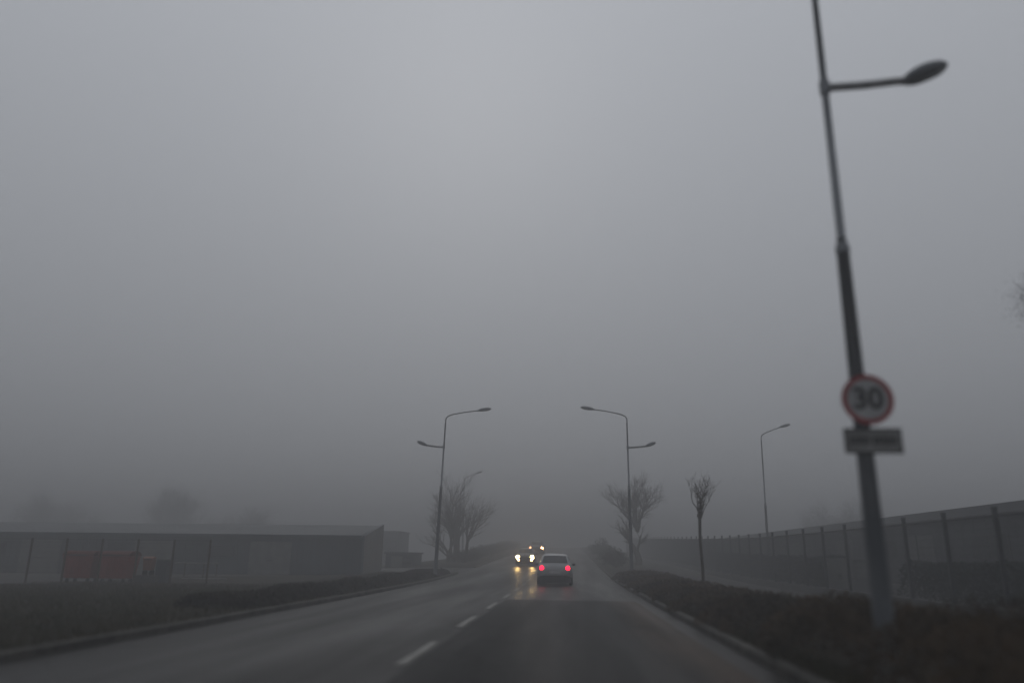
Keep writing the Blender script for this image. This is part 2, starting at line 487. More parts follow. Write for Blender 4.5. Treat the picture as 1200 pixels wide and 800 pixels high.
# left bare clump of stems by the side road
st = []
for (dx, dy, lx, L) in [(-.62, 0, -.20, 3.4), (-.36, .2, -.12, 4.0), (-.1, -.15, -.03, 4.4), (.12, .2, .02, 4.2), (.36, -.1, .13, 3.9), (.6, .1, .24, 3.5), (.2, -.4, .1, 3.5), (-.3, -.4, -.22, 3.2)]:
    st.append(((dx, dy, -.1), (lx, random.uniform(-.1, .1), 1), L, random.uniform(.13, .19)))
bt = tree('bare_tree', (-10.0, 71.5, road_z(71.5) + .05), 'bare many-stemmed tree left of the road behind the left lamp post', st, 3, .5, .5, (5, 7), 0, minr=.006)
bt.scale = (1.16, 1.16, 1.16)
# right bare tree
st = [((0, 0, -.1), (.02, 0, 1), 3.0, .30)]
for i in range(8):
    a = i * PI / 4 + .3
    st.append(((.03 * math.cos(a), .03 * math.sin(a), 2.5 + .08 * i), (math.cos(a) * .6, math.sin(a) * .6, 1), 2.6, .12))
bt = tree('bare_tree', (6.1, 70, road_z(70) + .05), 'bare spreading tree right of the road behind the right lamp post', st, 3, .55, .3, (5, 6), 0, minr=.006)
bt.scale = (1.12, 1.12, 1.12)
# pollard on the right verge
def pollard(name, loc, label, z_fork, r0, nshoot, Ls, cat='tree'):
    root = empty(name, loc, label, cat)
    tb, cb = MB(), MB()
    P = [(0, 0, -.1), (.02, 0, z_fork * .35), (-.02, .02, z_fork * .7), (0, 0, z_fork * .93), (.0, 0, z_fork + .06)]
    tb.tube(P, [r0 * 1.25, r0, r0 * .92, r0 * 1.05, r0 * .9], 10)
    tb.ellipsoid((0, 0, z_fork), (r0 * 1.7, r0 * 1.6, r0 * 2.1), 10, 7)
    tb.build('trunk', M['bark'], root, smooth=True)
    for i in range(nshoot):
        a = random.uniform(0, 2 * PI); o = []
        sp = random.uniform(.05, .55)
        branch(o, Vector((math.cos(a) * r0, math.sin(a) * r0, z_fork + random.uniform(-.12, .15))), Vector((math.cos(a) * sp, math.sin(a) * sp, 1)), Ls * random.uniform(.6, 1.1), .022, 0, 2, .45, .8, 5, (3, 4))
        for pts, rad, lev in o:
            cb.tube(pts, [max(.004, x) for x in rad], 4, False)
    cb.build('crown', M['bark'], root)
    return root
pollard('pollarded_tree', (4.62, 28, .08), 'small pollarded tree with a tuft of upright shoots on the right verge', 2.75, .052, 12, .95)
# branches of a tree just outside the frame on the right
st = [((0, 0, -.1), (-.02, 0, 1), 4.6, .2)]
for i in range(9):
    a = i * 2 * PI / 9
    st.append(((0, 0, 3.4 + .12 * i), (math.cos(a) * .6, math.sin(a) * .6, 1), 1.7, .075))
t = tree('leaning_tree', (12.5, 15.2, .05), 'tree beyond the fence whose tuft of twigs just reaches in at the right edge', st, 3, .5, .35, (4, 6), 0)
b = MB()
b.tube([(0, 0, 3.8), (-1.2, -.03, 4.9), (-2.2, -.06, 5.7), (-3.0, -.1, 6.35)], [.07, .055, .04, .02], 8)
for i in range(90):
    p0 = Vector((-2.3 - .75 * random.random(), -.1, 5.85 + .45 * random.random()))
    d = Vector((random.gauss(-.1, .22), random.gauss(0, .3), random.gauss(.12, .24)))
    b.tube([p0, p0 + d * .5 + Vector((0, 0, .03)), p0 + d], [.012, .008, .004], 3, False)
b.build('limb', M['bark'], t)
c = rng.normal(0, 1, (6000, 3)) * np.array([.25, .30, .24])
soup('dead_leaves', M['hedge_dark'], leaves(c + np.array([-3.0, -.1, 6.40]), np.full(len(c), .014)), 4, t)

# far trees above the shed roof
def big_tree(loc, H, W, label, dens):
    st = [((0, 0, -.1), (0, 0, 1), H * .45, H * .03)]
    for i in range(10):
        a = i * 2 * PI / 10 + random.random()
        st.append(((0, 0, H * (.2 + .02 * i)), (math.cos(a) * W / H, math.sin(a) * W / H, .85), H * .55, H * .016))
    return tree('tall_tree', loc, label, st, 3, .6, .25, (5, 7), 0, leaf=(1, .10, .45), minr=.010, group='trees behind the shed')
big_tree((-93, 138, 0), 10.8, 13, 'broad tree looming in the fog behind the shed, leftmost and darkest of its row', 5)
big_tree((-72, 140, 0), 11.0, 5, 'narrow tall tree in the fog behind the shed roof, right of the broad tree', 3)
big_tree((-59, 142, 0), 8.6, 9, 'low tree in the fog behind the shed roof, nearest the raised roof corner', 4)
# faint trees beyond the right fence
big_tree((42, 125, 0), 10, 10, 'faint tree in the fog behind the dark building right of the far lamp', 3)['group'] = 'trees beyond the right fence'

# ------------------------------------------------------------------ street lamps
def lamp_head(b, lens, tip, direction, tilt, L=.72):
    d = Vector((direction, 0, math.tan(tilt))).normalized()
    side = Vector((0, 1, 0)); up = d.cross(side) * (1 if direction < 0 else 1)
    if up.z < 0: up = -up
    Rm = Matrix((d, side, up)).transposed()
    c = Vector(tip) + d * (L * .42)
    b.ellipsoid(c, (L * .52, .185, .125), 18, 10, Rm, squash=.7)
    b.tube([Vector(tip) - d * .08, Vector(tip) + d * .14], [.05, .07], 10)
    lens.ellipsoid(c + d * .06 - up * .035, (L * .36, .125, .06), 16, 8, Rm)

def street_lamp(loc, label, main_dir, lean=0.0, second=True, H=9.45, scale=1.0, group='street lamps'):
    r = empty('street_lamp', loc, label, 'street lamp', group)
    r.rotation_euler = (0, lean, 0)
    b = MB(); b.tube([(0, 0, -.1), (0, 0, .05), (0, 0, 5.15)], [.122, .118, .078], 16)
    b.tube([(0, 0, 5.14), (0, 0, 5.30)], [.078, .058], 16)
    b.tube([(0, 0, 5.29), (0, 0, H - .45)], [.057, .042], 14)
    b.build('pole', M['pole'], r, smooth=True)
    b = MB(); b.tube([(0, 0, 5.09), (0, 0, 5.19)], [.088, .088], 16); b.build('collar', M['pole'], r, smooth=False)
    b = MB(); b.box(-.18, .18, -.18, .18, 0, .03)
    for sx in (-1, 1):
        for sy in (-1, 1):
            b.tube([(sx * .14, sy * .14, .02), (sx * .14, sy * .14, .08)], .014, 6)
    b.build('base_plate', M['metal'], r)
    b = MB(); b.box(-.05, .05, -.132, -.10, .5, .85); b.build('service_hatch', M['pole'], r, bevel=.008)
    # swept main arm
    s = main_dir
    pts = [(0, 0, H - .5), (0, 0, H - .25), (s * .06, 0, H - .10), (s * .2, 0, H), (s * .5, 0, H + .10), (s * 1.2, 0, H + .25), (s * 2.0, 0, H + .37)]
    if not second: pts = [(0, 0, H - .5), (0, 0, H - .3), (s * .06, 0, H - .12), (s * .22, 0, H), (s * .55, 0, H + .15), (s * 1.0, 0, H + .33), (s * 1.45, 0, H + .5)]
    b = MB(); b.tube(pts, [.042, .042, .041, .04, .038, .036, .034], 12); b.build('arm', M['metal'], r, smooth=True)
    h, ln = MB(), MB(); lamp_head(h, ln, pts[-1], s, .16 if second else .28, .82)
    ho = h.build('lamp_head', M['lamp_head'], r, smooth=True); ln.build('lens', M['lamp_lens'], ho, smooth=True)
    if second:
        s = -main_dir
        pts = [(s * .05, 0, 7.52), (s * .5, 0, 7.54), (s * 1.1, 0, 7.60)]
        b = MB(); b.tube(pts, [.055, .055, .052], 12); b.build('arm', M['metal'], r, smooth=True)
        b = MB(); b.tube([(0, 0, 7.43), (0, 0, 7.61)], [.07, .07], 14); b.build('bracket', M['pole'], r)
        h, ln = MB(), MB(); lamp_head(h, ln, pts[-1], s, .36, .64)
        ho = h.build('lamp_head', M['lamp_head'], r, smooth=True); ln.build('lens', M['lamp_lens'], ho, smooth=True)
    return r
LG = 'street lamps along the road'
street_lamp((3.56, 9.5, .08), 'nearest street lamp, tall dark pole carrying the round speed sign', -1, group=LG, lean=.0)
street_lamp((3.64, 46, road_z(46) + .03), 'double-armed street lamp at the right kerb beyond the silver car', -1, group=LG, lean=-.004)
street_lamp((-7.62, 46, road_z(46) + .03), 'double-armed street lamp leaning over the left verge hedge', 1, lean=.033, group=LG)
street_lamp((14.25, 58, .03), 'single-armed street lamp with its head to the right, standing behind the right fence', 1, second=False, lean=.012, H=10.35, group=LG)
street_lamp((-12.4, 94, road_z(94) * .7), 'faintest street lamp, showing only as a thin top above the left bare tree', 1, second=False, lean=.0, H=9.6, group=LG)

# ------------------------------------------------------------------ signs on the nearest pole
def text_mesh(body, size, m, name, loc, parent, offset=.0):
    cu = bpy.data.curves.new(name, 'FONT')
    cu.body = body; cu.size = size; cu.align_x = 'CENTER'; cu.align_y = 'CENTER'; cu.extrude = .001; cu.offset = offset
    o = bpy.data.objects.new('tmp_text', cu); col.objects.link(o)
    bpy.context.view_layer.update()
    me = bpy.data.meshes.new_from_object(o.evaluated_get(bpy.context.evaluated_depsgraph_get()))
    bpy.data.objects.remove(o)
    me.name = name; me.materials.clear(); me.materials.append(m)
    r = bpy.data.objects.new(name, me); col.objects.link(r)
    r.rotation_euler = (PI / 2, 0, 0); r.location = loc; r.parent = parent
    return r
r = empty('speed_limit_sign', (3.61, 9.37, 3.24), 'round white speed limit sign with red rim and black 30 on the lamp post', 'road sign')
b = MB(); b.disc((0, 0, 0), .305, .012); b.build('backing', M['metal'], r)
b = MB(); b.disc((0, -.006, 0), .245, .005); b.build('face', M['sign_white'], r)
b = MB(); b.disc((0, -.008, 0), .305, .007, r_in=.243); b.build('rim', M['sign_red'], r)
text_mesh('30', .36, M['sign_black'], 'numeral', (0, -.009, .0), r, .012)
b = MB(); b.box(-.12, .12, .013, .05, -.03, .03); b.box(-.12, .12, .013, .05, .12, .16); b.build('clamp', M['metal'], r)
r = empty('sign_plate', (3.62, 9.37, 2.74), 'grey rectangular supplementary plate below the round speed sign', 'sign plate')
b = MB(); b.box(-.335, .335, 0, .012, -.15, .15); b.build('panel', M['sign_grey'], r, bevel=.006)
b = MB()
b.box(-.335, .335, -.006, -.001, .128, .15); b.box(-.335, .335, -.006, -.001, -.15, -.128)
b.box(-.335, -.313, -.006, -.001, -.1275, .1275); b.box(.313, .335, -.006, -.001, -.1275, .1275)
b.build('border', M['sign_black'], r)
b = MB()
x = -.27
for k, w_ in enumerate((.05, .035, .045, .05, .03, 0, .045, .05, .035, .05, .03, .045)):
    if w_: b.box(x, x + w_ * .8, -.004, -.001, -.045 + .006 * (k % 3), .05)
    x += (w_ or .03) * 1.12
b.build('lettering', M['sign_black'], r)
b = MB(); b.box(-.12, .12, .013, .05, -.03, .03); b.build('clamp', M['metal'], r)

# ------------------------------------------------------------------ right mesh fence
FX = 10.2
fr = empty('mesh_fence', (FX, 40, 0), 'dark wire mesh fence on a low concrete plinth along the right pavement', 'fence')
y0f, sp, nb = 4.0, 2.6, 52
pb = MB(); pb.box(-.045, .045, -.045, .045, .05, 2.62); pb.box(-.055, .055, -.055, .055, 2.621, 2.66)
post = None; panel = None
for i in range(nb + 1):
    yy = y0f + i * sp
    if post is None:
        post = pb.build('post', M['fence'], fr); o = post
    else:
        o = post.copy(); col.objects.link(o); o.parent = fr
    o.location = (0, yy - 40, ground_z(FX, yy))
    if i == nb: break
    if panel is None:
        b = MB()
        for k in range(51):
            yk = .05 + k * .05
            b.box(-.0035, .0035, yk - .0035, yk + .0035, .34, 2.40)
        for k in range(11):
            z = .36 + k * .2
            b.box(-.0075, -.0036, .04, 2.56, z - .004, z + .004)
        panel = b.build('wire_panel', M['fence'], fr); o = panel
        b = MB(); b.box(-.025, .025, .035, 2.565, 2.41, 2.47); rail = b.build('top_rail', M['fence'], fr); q = rail
        b = MB(); b.box(-.09, .09, -.02, 2.575, -.1, .32); pl = b.build('plinth', M['plinth'], fr, bevel=.012); w = pl
    else:
        o = panel.copy(); col.objects.link(o); o.parent = fr
        q = rail.copy(); col.objects.link(q); q.parent = fr
        w = pl.copy(); col.objects.link(w); w.parent = fr
    for x in (o, q, w): x.location = (0, yy - 40, ground_z(FX, yy + 1.3))

# pale cabinet behind the fence
r = empty('utility_cabinet', (10.9, 31.8, .05), 'pale grey utility cabinet behind the fence beside the near lamp post', 'cabinet')
b = MB(); b.box(-.4, .4, -1.6, 1.6, .12, 1.36); b.build('body', M['cabinet'], r, bevel=.015)
b = MB(); b.box(-.45, .45, -1.66, 1.66, 0, .118); b.build('base', M['plinth'], r, bevel=.01)
b = MB(); b.box(-.46, .46, -1.67, 1.67, 1.362, 1.42); b.build('roof', M['cabinet'], r, bevel=.015)
for k in (-1, 1):
    b = MB(); b.box(-.418, -.403, min(k * .03, k * 1.55), max(k * .03, k * 1.55), .18, 1.3); d = b.build('door', M['cabinet'], r, bevel=.004)
    b = MB(); b.box(-.445, -.42, k * .12 - .012, k * .12 + .012, .65, .85); b.build('handle', M['trim'], d)

# ------------------------------------------------------------------ buildings
# long dark building far behind the right fence
r = empty('long_building', (20, 80, 0), 'long low dark building behind the right fence, fading into fog', 'building')
b = MB()
y = -68.0
b.box(0, 11, -68, 55, -.3, 3.55)
b.build('wall', M['dark_wall'], r)
b = MB()
vs = [(-.45, -68.6, 3.56), (-.45, 55.6, 3.56), (-.45, -68.6, 3.98), (-.45, 55.6, 3.98), (11.4, -68.6, 3.56), (11.4, 55.6, 3.56), (11.4, -68.6, 4.5), (11.4, 55.6, 4.5)]
b.add(vs, [(0, 1, 3, 2), (2, 3, 7, 6), (6, 7, 5, 4), (0, 4, 5, 1), (0, 2, 6, 4), (1, 5, 7, 3)]); b.build('roof', M['dark_roof'], r)
j_ = MB()
for k in range(100):
    j_.box(-.035, -.002, -67.5 + k * 1.22, -67.45 + k * 1.22, -.2, 3.5)
j_.build('cladding_joint', M['dark_roof'], r)['kind'] = 'stuff'
for k in range(9):
    yk = -60 + k * 12.5
    b = MB(); b.box(-.05, -.003, yk, yk + 3.2, -.1, 2.8); b.build('door', M['door'], r)
    f = MB(); f.box(-.06, -.003, yk + 5, yk + 8.4, 1.5, 2.7); fo = f.build('window', M['trim'], r)
    g_ = MB(); g_.box(-.07, -.062, yk + 5.1, yk + 6.65, 1.58, 2.62); g_.box(-.07, -.062, yk + 6.75, yk + 8.3, 1.58, 2.62); g_.build('pane', M['glass'], fo)
b = MB()
for k in range(12): b.tube([(-.08, -66 + k * 11, 3.5), (-.08, -66 + k * 11, .1)], .05, 8)
b.build('downpipe', M['dark_roof'], r)

# left mono-pitch shed, its front towards the road user
r = empty('low_shed', (-12.4, 48, 0), 'long low blue-grey shed with a pale sloping roof behind the left wire fence', 'shed')
xl = -58.0
b = MB()
D = 3.75
# front wall corrugated: thin ribs
b.box(xl, 0, 0, .12, -.1, 2.36)
k = xl
while k < -.3:
    b.box(k, k + .12, -.035, -.001, -.05, 2.34); k += .42
b.box(xl, 0, D - .12, D, -.1, 3.1); b.box(xl, xl + .12, .121, D - .121, -.1, 2.4)
b.build('wall', M['shed_wall'], r)
b = MB()
vs = []
for x in (-.10, .02):
    vs += [(x, -.02, -.1), (x + .25, D + .1, -.1), (x + .25, D + .1, 3.34), (x, -.02, 2.50)]
b.add(vs, [(0, 1, 2, 3), (4, 7, 6, 5), (0, 4, 5, 1), (1, 5, 6, 2), (2, 6, 7, 3), (3, 7, 4, 0)])
b.build('end_wall', M['shed_side'], r)
b = MB()
vs = [(xl - .2, -.25, 2.40), (-.13, -.25, 2.40), (.10, D, 3.16), (xl - .2, D, 3.16), (xl - .2, -.25, 2.52), (-.13, -.25, 2.52), (.10, D, 3.26), (xl - .2, D, 3.26)]
b.add(vs, [(0, 3, 2, 1), (4, 5, 6, 7), (0, 1, 5, 4), (1, 2, 6, 5), (2, 3, 7, 6), (3, 0, 4, 7)])
b.build('roof', M['shed_roof'], r)
b = MB(); b.box(xl - .2, -.14, -.30, -.252, 2.36, 2.53); b.build('gutter', M['shed_wall'], r)
for k in range(7):
    xk = -4.5 - k * 7.4
    b = MB(); b.box(xk - 2.6, xk, -.085, -.037, -.04, 2.1); d = b.build('door', M['door'], r)
    c = MB(); c.box(xk - 1.5, xk - 1.1, -.115, -.087, .95, 1.02); c.build('handle', M['trim'], d)
    if k % 2 == 0:
        f = MB(); f.box(xk - 5.4, xk - 3.6, -.09, -.037, 1.1, 1.9); fo = f.build('window', M['shed_wall'], r)
        c = MB(); c.box(xk - 5.32, xk - 3.68, -.10, -.092, 1.17, 1.83); c.build('pane', M['glass'], fo)

# low block beyond the shed and a faint taller one behind it
def hut(name, loc, w, d, h, label, m, roof, cat, doors):
    r = empty(name, loc, label, cat)
    b = MB(); b.box(-w / 2, w / 2, 0, d, -.4, h); b.build('wall', m, r)
    b = MB(); b.box(-w / 2 - .12, w / 2 + .12, -.12, d + .12, h + .003, h + .13); b.build('roof', roof, r)
    b = MB(); b.box(-w * .3, -w * .3 + .9, -.05, -.003, 0, min(h - .15, 2.0)); dd = b.build('door', M['door'], r)
    c = MB(); c.box(-w * .3 + .75, -w * .3 + .82, -.09, -.052, .6, .72); c.build('handle', M['trim'], dd)
    f = MB(); f.box(w * .08, w * .38, -.05, -.003, h * .5, h * .8); fo = f.build('window', M['trim'], r)
    c = MB(); c.box(w * .1, w * .36, -.06, -.052, h * .53, h * .77); c.build('pane', M['glass'], fo)
    return r
hut('low_hut', (-13.5, 64, .0), 2.4, 3, 1.5, 'small flat-roofed hut just right of the blue-grey shed corner', M['dark_wall'], M['dark_roof'], 'hut', 1)
hut('far_building', (-21.8, 95, 0), 3.0, 6, 4.1, 'faint tall narrow building in the fog behind the small hut', M['dark_wall'], M['dark_roof'], 'building', 1)

# ------------------------------------------------------------------ left wire fence, bins, railing
r = empty('wire_fence', (-23, 30, .05), 'thin rusty wire fence crossing in front of the left shed', 'fence')
spc = 1.45
xs_f = [15.0 - i * spc for i in range(24)]
for i, x in enumerate(xs_f):
    if x - 23 > -13.6: continue
    b = MB(); b.box(-.03, .03, -.03, .03, -.1, 1.82)
    o = b.build('post', M['rust'], r, loc=(x, 0, 0))
    b = MB()
    for k in range(28):
        xx = .06 + k * .05
        b.box(xx - .002, xx + .002, -.002, .002, .12, 1.72)
    for k in range(9):
        b.box(.03, spc - .03, -.0055, -.0025, .15 + k * .19, .154 + k * .19)
    if x + spc - 23 <= -13.6:
        b.build('wire_panel', M['rust'], r, loc=(x, 0, 0))
b = MB(); b.tube([(xs_f[-1], 0, 1.78), (9.2, 0, 1.78)], .007, 6); b.build('top_rail', M['rust'], r)
b = MB(); b.box(xs_f[-1] - .1, 4.2 - .02, -.08, .08, -.1, .10); b.build('plinth', M['plinth'], r, bevel=.01)

def waste_bin(loc, label, m, w=1.37, h=1.36, group=None, wheels=True):
    r = empty('waste_container', loc, label, 'waste container', group)
    d = w * .72
    z0 = .2
    b = MB()
    vs = []
    for (z, k) in ((z0, .84), (z0 + .1, .88), (h * .80, 1.0), (h * .84, 1.04)):
        vs += [(-w / 2 * k, -d / 2 * k, z), (w / 2 * k, -d / 2 * k, z), (w / 2 * k, d / 2 * k, z), (-w / 2 * k, d / 2 * k, z)]
    fs = [(3, 2, 1, 0), (12, 13, 14, 15)]
    for j in range(3):
        for i in range(4):
            i2 = (i + 1) % 4
            fs.append((j * 4 + i, j * 4 + i2, j * 4 + 4 + i2, j * 4 + 4 + i))
    b.add(vs, fs)
    b.build('body', m, r, bevel=.02)
    b = MB()
    for k in range(5):
        x = -w * .36 + k * w * .18
        b.box(x - .02, x + .02, -d / 2 * .985 - .02, -d / 2 * .9, z0 + .12, h * .78)
    b.build('rib', m, r)
    b = MB()
    n = 10
    vs, fs = [], []
    for i in range(n + 1):
        a = PI * i / n
        for x in (-w / 2 * 1.05, w / 2 * 1.05):
            vs.append((x, -math.cos(a) * d / 2 * 1.05, h * .845 + math.sin(a) * h * .155))
    for i in range(n):
        fs.append((2 * i, 2 * i + 1, 2 * i + 3, 2 * i + 2))
    fs.append(tuple(2 * i for i in range(n + 1))[::-1]); fs.append(tuple(2 * i + 1 for i in range(n + 1))); fs.append((0, 2 * n, 2 * n + 1, 1))
    b.add(vs, fs); lid = b.build('lid', M['red_lid'] if m is M['red_bin'] else m, r)
    b = MB(); b.tube([(-w * .3, -d / 2 * 1.1, h * .86), (w * .3, -d / 2 * 1.1, h * .86)], .018, 8); b.build('handle', M['trim'], r)
    for sx in (-1, 1):
        for sy in (-1, 1):
            b = MB(); b.tube([(sx * w * .34 - .025, sy * d * .3, .1), (sx * w * .34 + .025, sy * d * .3, .1)], .1, 14)
            b.tube([(sx * w * .34, sy * d * .3, .1), (sx * w * .34, sy * d * .3, z0 + .03)], .02, 6)
            b.build('wheel', M['rubber'], r)
    return r
BG = 'waste containers by the left fence'
waste_bin((-21.3, 34, .06), 'red wheeled waste container, left one of the red pair behind the wire fence', M['red_bin'], group=BG)
waste_bin((-19.75, 34.1, .06), 'red wheeled waste container, right one of the red pair behind the wire fence', M['red_bin'], group=BG)
waste_bin((-18.3, 34, .42), 'small orange bin on a plinth right of the red waste containers', M['orange_bin'], w=.45, h=.78, group=BG)
b = MB(); b.box(-.5, .5, -.35, .35, -.1, .37)
o = b.build('concrete_block', M['plinth'], loc=(-18.3, 34, .06), bevel=.02); tag(o, 'low concrete block carrying the small orange bin', 'block')
r = empty('dark_crate', (-17.75, 34.3, .06), 'dark metal box standing right of the orange bin', 'box')
b = MB(); b.box(-.24, .24, -.3, .3, .05, 1.0); b.build('body', M['shed_wall'], r, bevel=.015)
b = MB(); b.box(-.27, .27, -.33, .33, 1.002, 1.06); b.build('lid', M['rail'], r, bevel=.01)
b = MB(); b.box(-.2, -.12, -.2, .2, -.05, .048); b.box(.12, .2, -.2, .2, -.05, .048); b.build('foot', M['trim'], r)

r = empty('railing', (-18.1, 38, .06), 'pale two-bar pipe railing in front of the left shed', 'railing')
b = MB(); b.tube([(-1.6, 0, .84), (1.1, 0, .84)], .032, 10); b.build('top_rail', M['rail'], r, smooth=True)
b = MB(); b.tube([(-.6, -.0, .12), (1.6, -.0, .12)], .032, 10); b.build('bottom_rail', M['rail'], r, smooth=True)
for x in (-1.5, -.55, .4, 1.05):
    b = MB(); b.tube([(x, 0.04, -.1), (x, 0.04, .86)], .028, 10); b.build('post', M['rust'], r, smooth=True)

# ------------------------------------------------------------------ cars
def lerp_tab(tab, y):
    for (a, b) in zip(tab[:-1], tab[1:]):
        if a[0] <= y <= b[0]:
            t = (y - a[0]) / max(1e-6, b[0] - a[0])
            return [p + (q - p) * t for p, q in zip(a[1:], b[1:])]
    return list(tab[-1][1:]) if y > tab[-1][0] else list(tab[0][1:])

# y (rear -> front), half width, bottom, belt, top, half roof width
HATCH = [(0.00, .70, .40, .66, .70, .64), (.05, .79, .30, .84, .90, .70), (.16, .83, .25, .93, 1.02, .70), (.30, .85, .22, .96, 1.16, .66),
         (.62, .86, .20, .96, 1.40, .60), (1.0, .865, .19, .95, 1.475, .59), (1.7, .865, .19, .93, 1.49, .60), (2.3, .865, .19, .92, 1.44, .60),
         (2.6, .865, .19, .91, 1.33, .61), (3.05, .86, .2, .90, 1.02, .66), (3.25, .855, .2, .88, .94, .72), (3.7, .83, .22, .78, .84, .70),
         (3.95, .77, .26, .66, .73, .64), (4.05, .68, .36, .52, .58, .56)]

def car(loc, rz, label, paint, tail, heads, cat='car', sc=1.0):
    r = empty('hatchback_car', loc, label, cat, rz=rz)
    r.scale = (sc, sc, sc)
    ysl = [t[0] for t in HATCH]
    ysl = sorted(set(ysl + [.1, .23, .45, .8, 1.3, 2.0, 2.45, 2.8, 3.45]))
    b = MB()
    rings = []
    for y in ysl:
        w, zb, ze, zt, wr = lerp_tab(HATCH, y)
        half = [(w * .80, zb), (w * .97, zb + (ze - zb) * .22), (w, zb + (ze - zb) * .55), (w * .985, zb + (ze - zb) * .85), (w * .955, ze),
                (wr + (w * .955 - wr) * .12, zt - (zt - ze) * .12), (wr * .86, zt), (wr * .45, zt + .012)]
        ring = [(x, y, z) for x, z in half] + [(0, y, zt + .016)] + [(-x, y, z) for x, z in reversed(half)]
        rings.append(ring)
    n = len(rings[0])
    vs = [p for rg in rings for p in rg]
    fs = []
    for j in range(len(rings) - 1):
        for i in range(n):
            i2 = (i + 1) % n
            fs.append((j * n + i, j * n + i2, (j + 1) * n + i2, (j + 1) * n + i))
    fs.append(tuple(reversed(range(n)))); fs.append(tuple(range((len(rings) - 1) * n, len(rings) * n)))
    fs = [tuple(reversed(f)) for f in fs]
    b.add(vs, fs)
    b.build('body', paint, r, smooth=True)
    # glass
    def top_glass(name, ya, yb, k):
        g = MB(); nn = 6; vv = []
        for j in range(nn + 1):
            y = ya + (yb - ya) * j / nn
            w, zb, ze, zt, wr = lerp_tab(HATCH, y)
            for i in range(7):
                f = -1 + i / 3
                vv.append((f * wr * k, y - .004 if ya < 1 else y + .004, zt + .022 - .012 * abs(f)))
        ff = [(j * 7 + i, j * 7 + i + 1, (j + 1) * 7 + i + 1, (j + 1) * 7 + i) for j in range(nn) for i in range(6)]
        g.add(vv, ff); return g.build(name, M['glass'], r, smooth=True)
    top_glass('rear_window', .17, .58, .90)
    top_glass('windscreen', 2.42, 3.02, .92)
    for s in (-1, 1):
        for (ya, yb) in ((.62, 1.35), (1.42, 2.55)):
            g = MB(); vv = []
            nn = 6
            for j in range(nn + 1):
                y = ya + (yb - ya) * j / nn
                w, zb, ze, zt, wr = lerp_tab(HATCH, y)
                xb, xt = w * .955, wr + (w * .955 - wr) * .12
                ztt = zt - (zt - ze) * .12
                for t in (.08, .88):
                    vv.append((s * (xb + (xt - xb) * t + .008), y, ze + (ztt - ze) * t))
            ff = [(2 * j, 2 * j + 1, 2 * j + 3, 2 * j + 2) for j in range(nn)]
            g.add(vv, ff); g.build('side_window', M['glass'], r, smooth=True)
        m_ = MB(); m_.ellipsoid((s * .95, 2.72, .96), (.09, .05, .065), 12, 8); m_.tube([(s * .86, 2.74, .94), (s * .95, 2.72, .96)], .025, 6); m_.build('wing_mirror', M['trim'], r, smooth=True)
    # bumpers
    b = MB()
    xs = [-.80, -.74, -.5, 0, .5, .74, .80]; yy = [.18, .03, -.045, -.06, -.045, .03, .18]
    vs = []
    for x, y in zip(xs, yy): vs += [(x, y + .03, .13), (x, y, .46), (x, y + .12, .48), (x, y + .2, .12)]
    fs = [(4 * i + k, 4 * i + (k + 1) % 4, 4 * i + 4 + (k + 1) % 4, 4 * i + 4 + k) for i in range(6) for k in range(4)] + [(3, 2, 1, 0), (24, 25, 26, 27)]
    b.add(vs, fs); b.build('rear_bumper', M['trim'], r)
    b = MB(); vs = []
    for x, y in zip(xs, yy): vs += [(x * .98, 4.02 - y * .9, .22), (x * .98, 4.02 - y * .9, .46), (x * .98, 3.9 - y * .9, .48), (x * .98, 3.9 - y * .9, .20)]
    b.add(vs, [tuple(reversed(f)) for f in fs]); b.build('front_bumper', M['trim'], r)
    b = MB(); b.box(-.26, .26, -.012, .02, .56, .67); b.build('licence_plate', M['plate'], r)
    b = MB(); b.box(-.30, .30, 4.03, 4.075, .48, .58); b.build('grille', M['trim'], r)
    for s in (-1, 1):
        t = MB(); t.ellipsoid((s * .63, .055, .80), (.115, .07, .12), 14, 10); t.build('tail_light', tail, r, smooth=True)
        t = MB(); t.ellipsoid((s * .64, 3.96, .63), (.155, .07, .135), 14, 10); t.build('headlight', heads[0 if s < 0 else 1], r, smooth=True)
        if len(heads) > 2:
            t = MB(); t.ellipsoid((s * .58, 4.05, .40), (.10, .05, .075), 12, 8); t.build('fog_lamp', heads[2], r, smooth=True)
        for y in (.78, 3.28):
            w_ = empty('wheel', (0, 0, 0), None, None); w_.parent = r
            t = MB(); t.tube([(s * .70, y, .30), (s * .72, y, .30), (s * .86, y, .30), (s * .875, y, .30)], [.27, .30, .30, .27], 24); t.build('tyre', M['rubber'], w_, smooth=False)
            t = MB(); t.tube([(s * .85, y, .30), (s * .883, y, .30)], [.19, .17], 16); t.build('rim', M['rim'], w_)
    return r
yc = 39.2
car((-.62, yc, road_z(yc) + .014), 0, 'silver hatchback driving ahead in the right lane with both red tail lights lit', M['silver'], M['tail'], (M['head_off'], M['head_off']))
yo = 65
c2 = car((-3.46, yo + 4.0, road_z(yo + 2) + .03), PI, 'oncoming car with two bright yellowish-white headlights on the wet road', M['grey_paint'], M['tail_off'], (M['head'], M['head'], M['head_low']), sc=.92)
c2.rotation_euler = (math.atan(.024), 0, PI)
yo = 98
c3 = car((-3.8, yo + 4.0, road_z(yo + 2) + .03), PI, 'farther oncoming car higher up the slope with one brighter orange headlight', M['grey_paint'], M['tail_off'], (M['head_far'], M['head_dim']), sc=1.1)
c3.rotation_euler = (math.atan(.028), 0, PI)

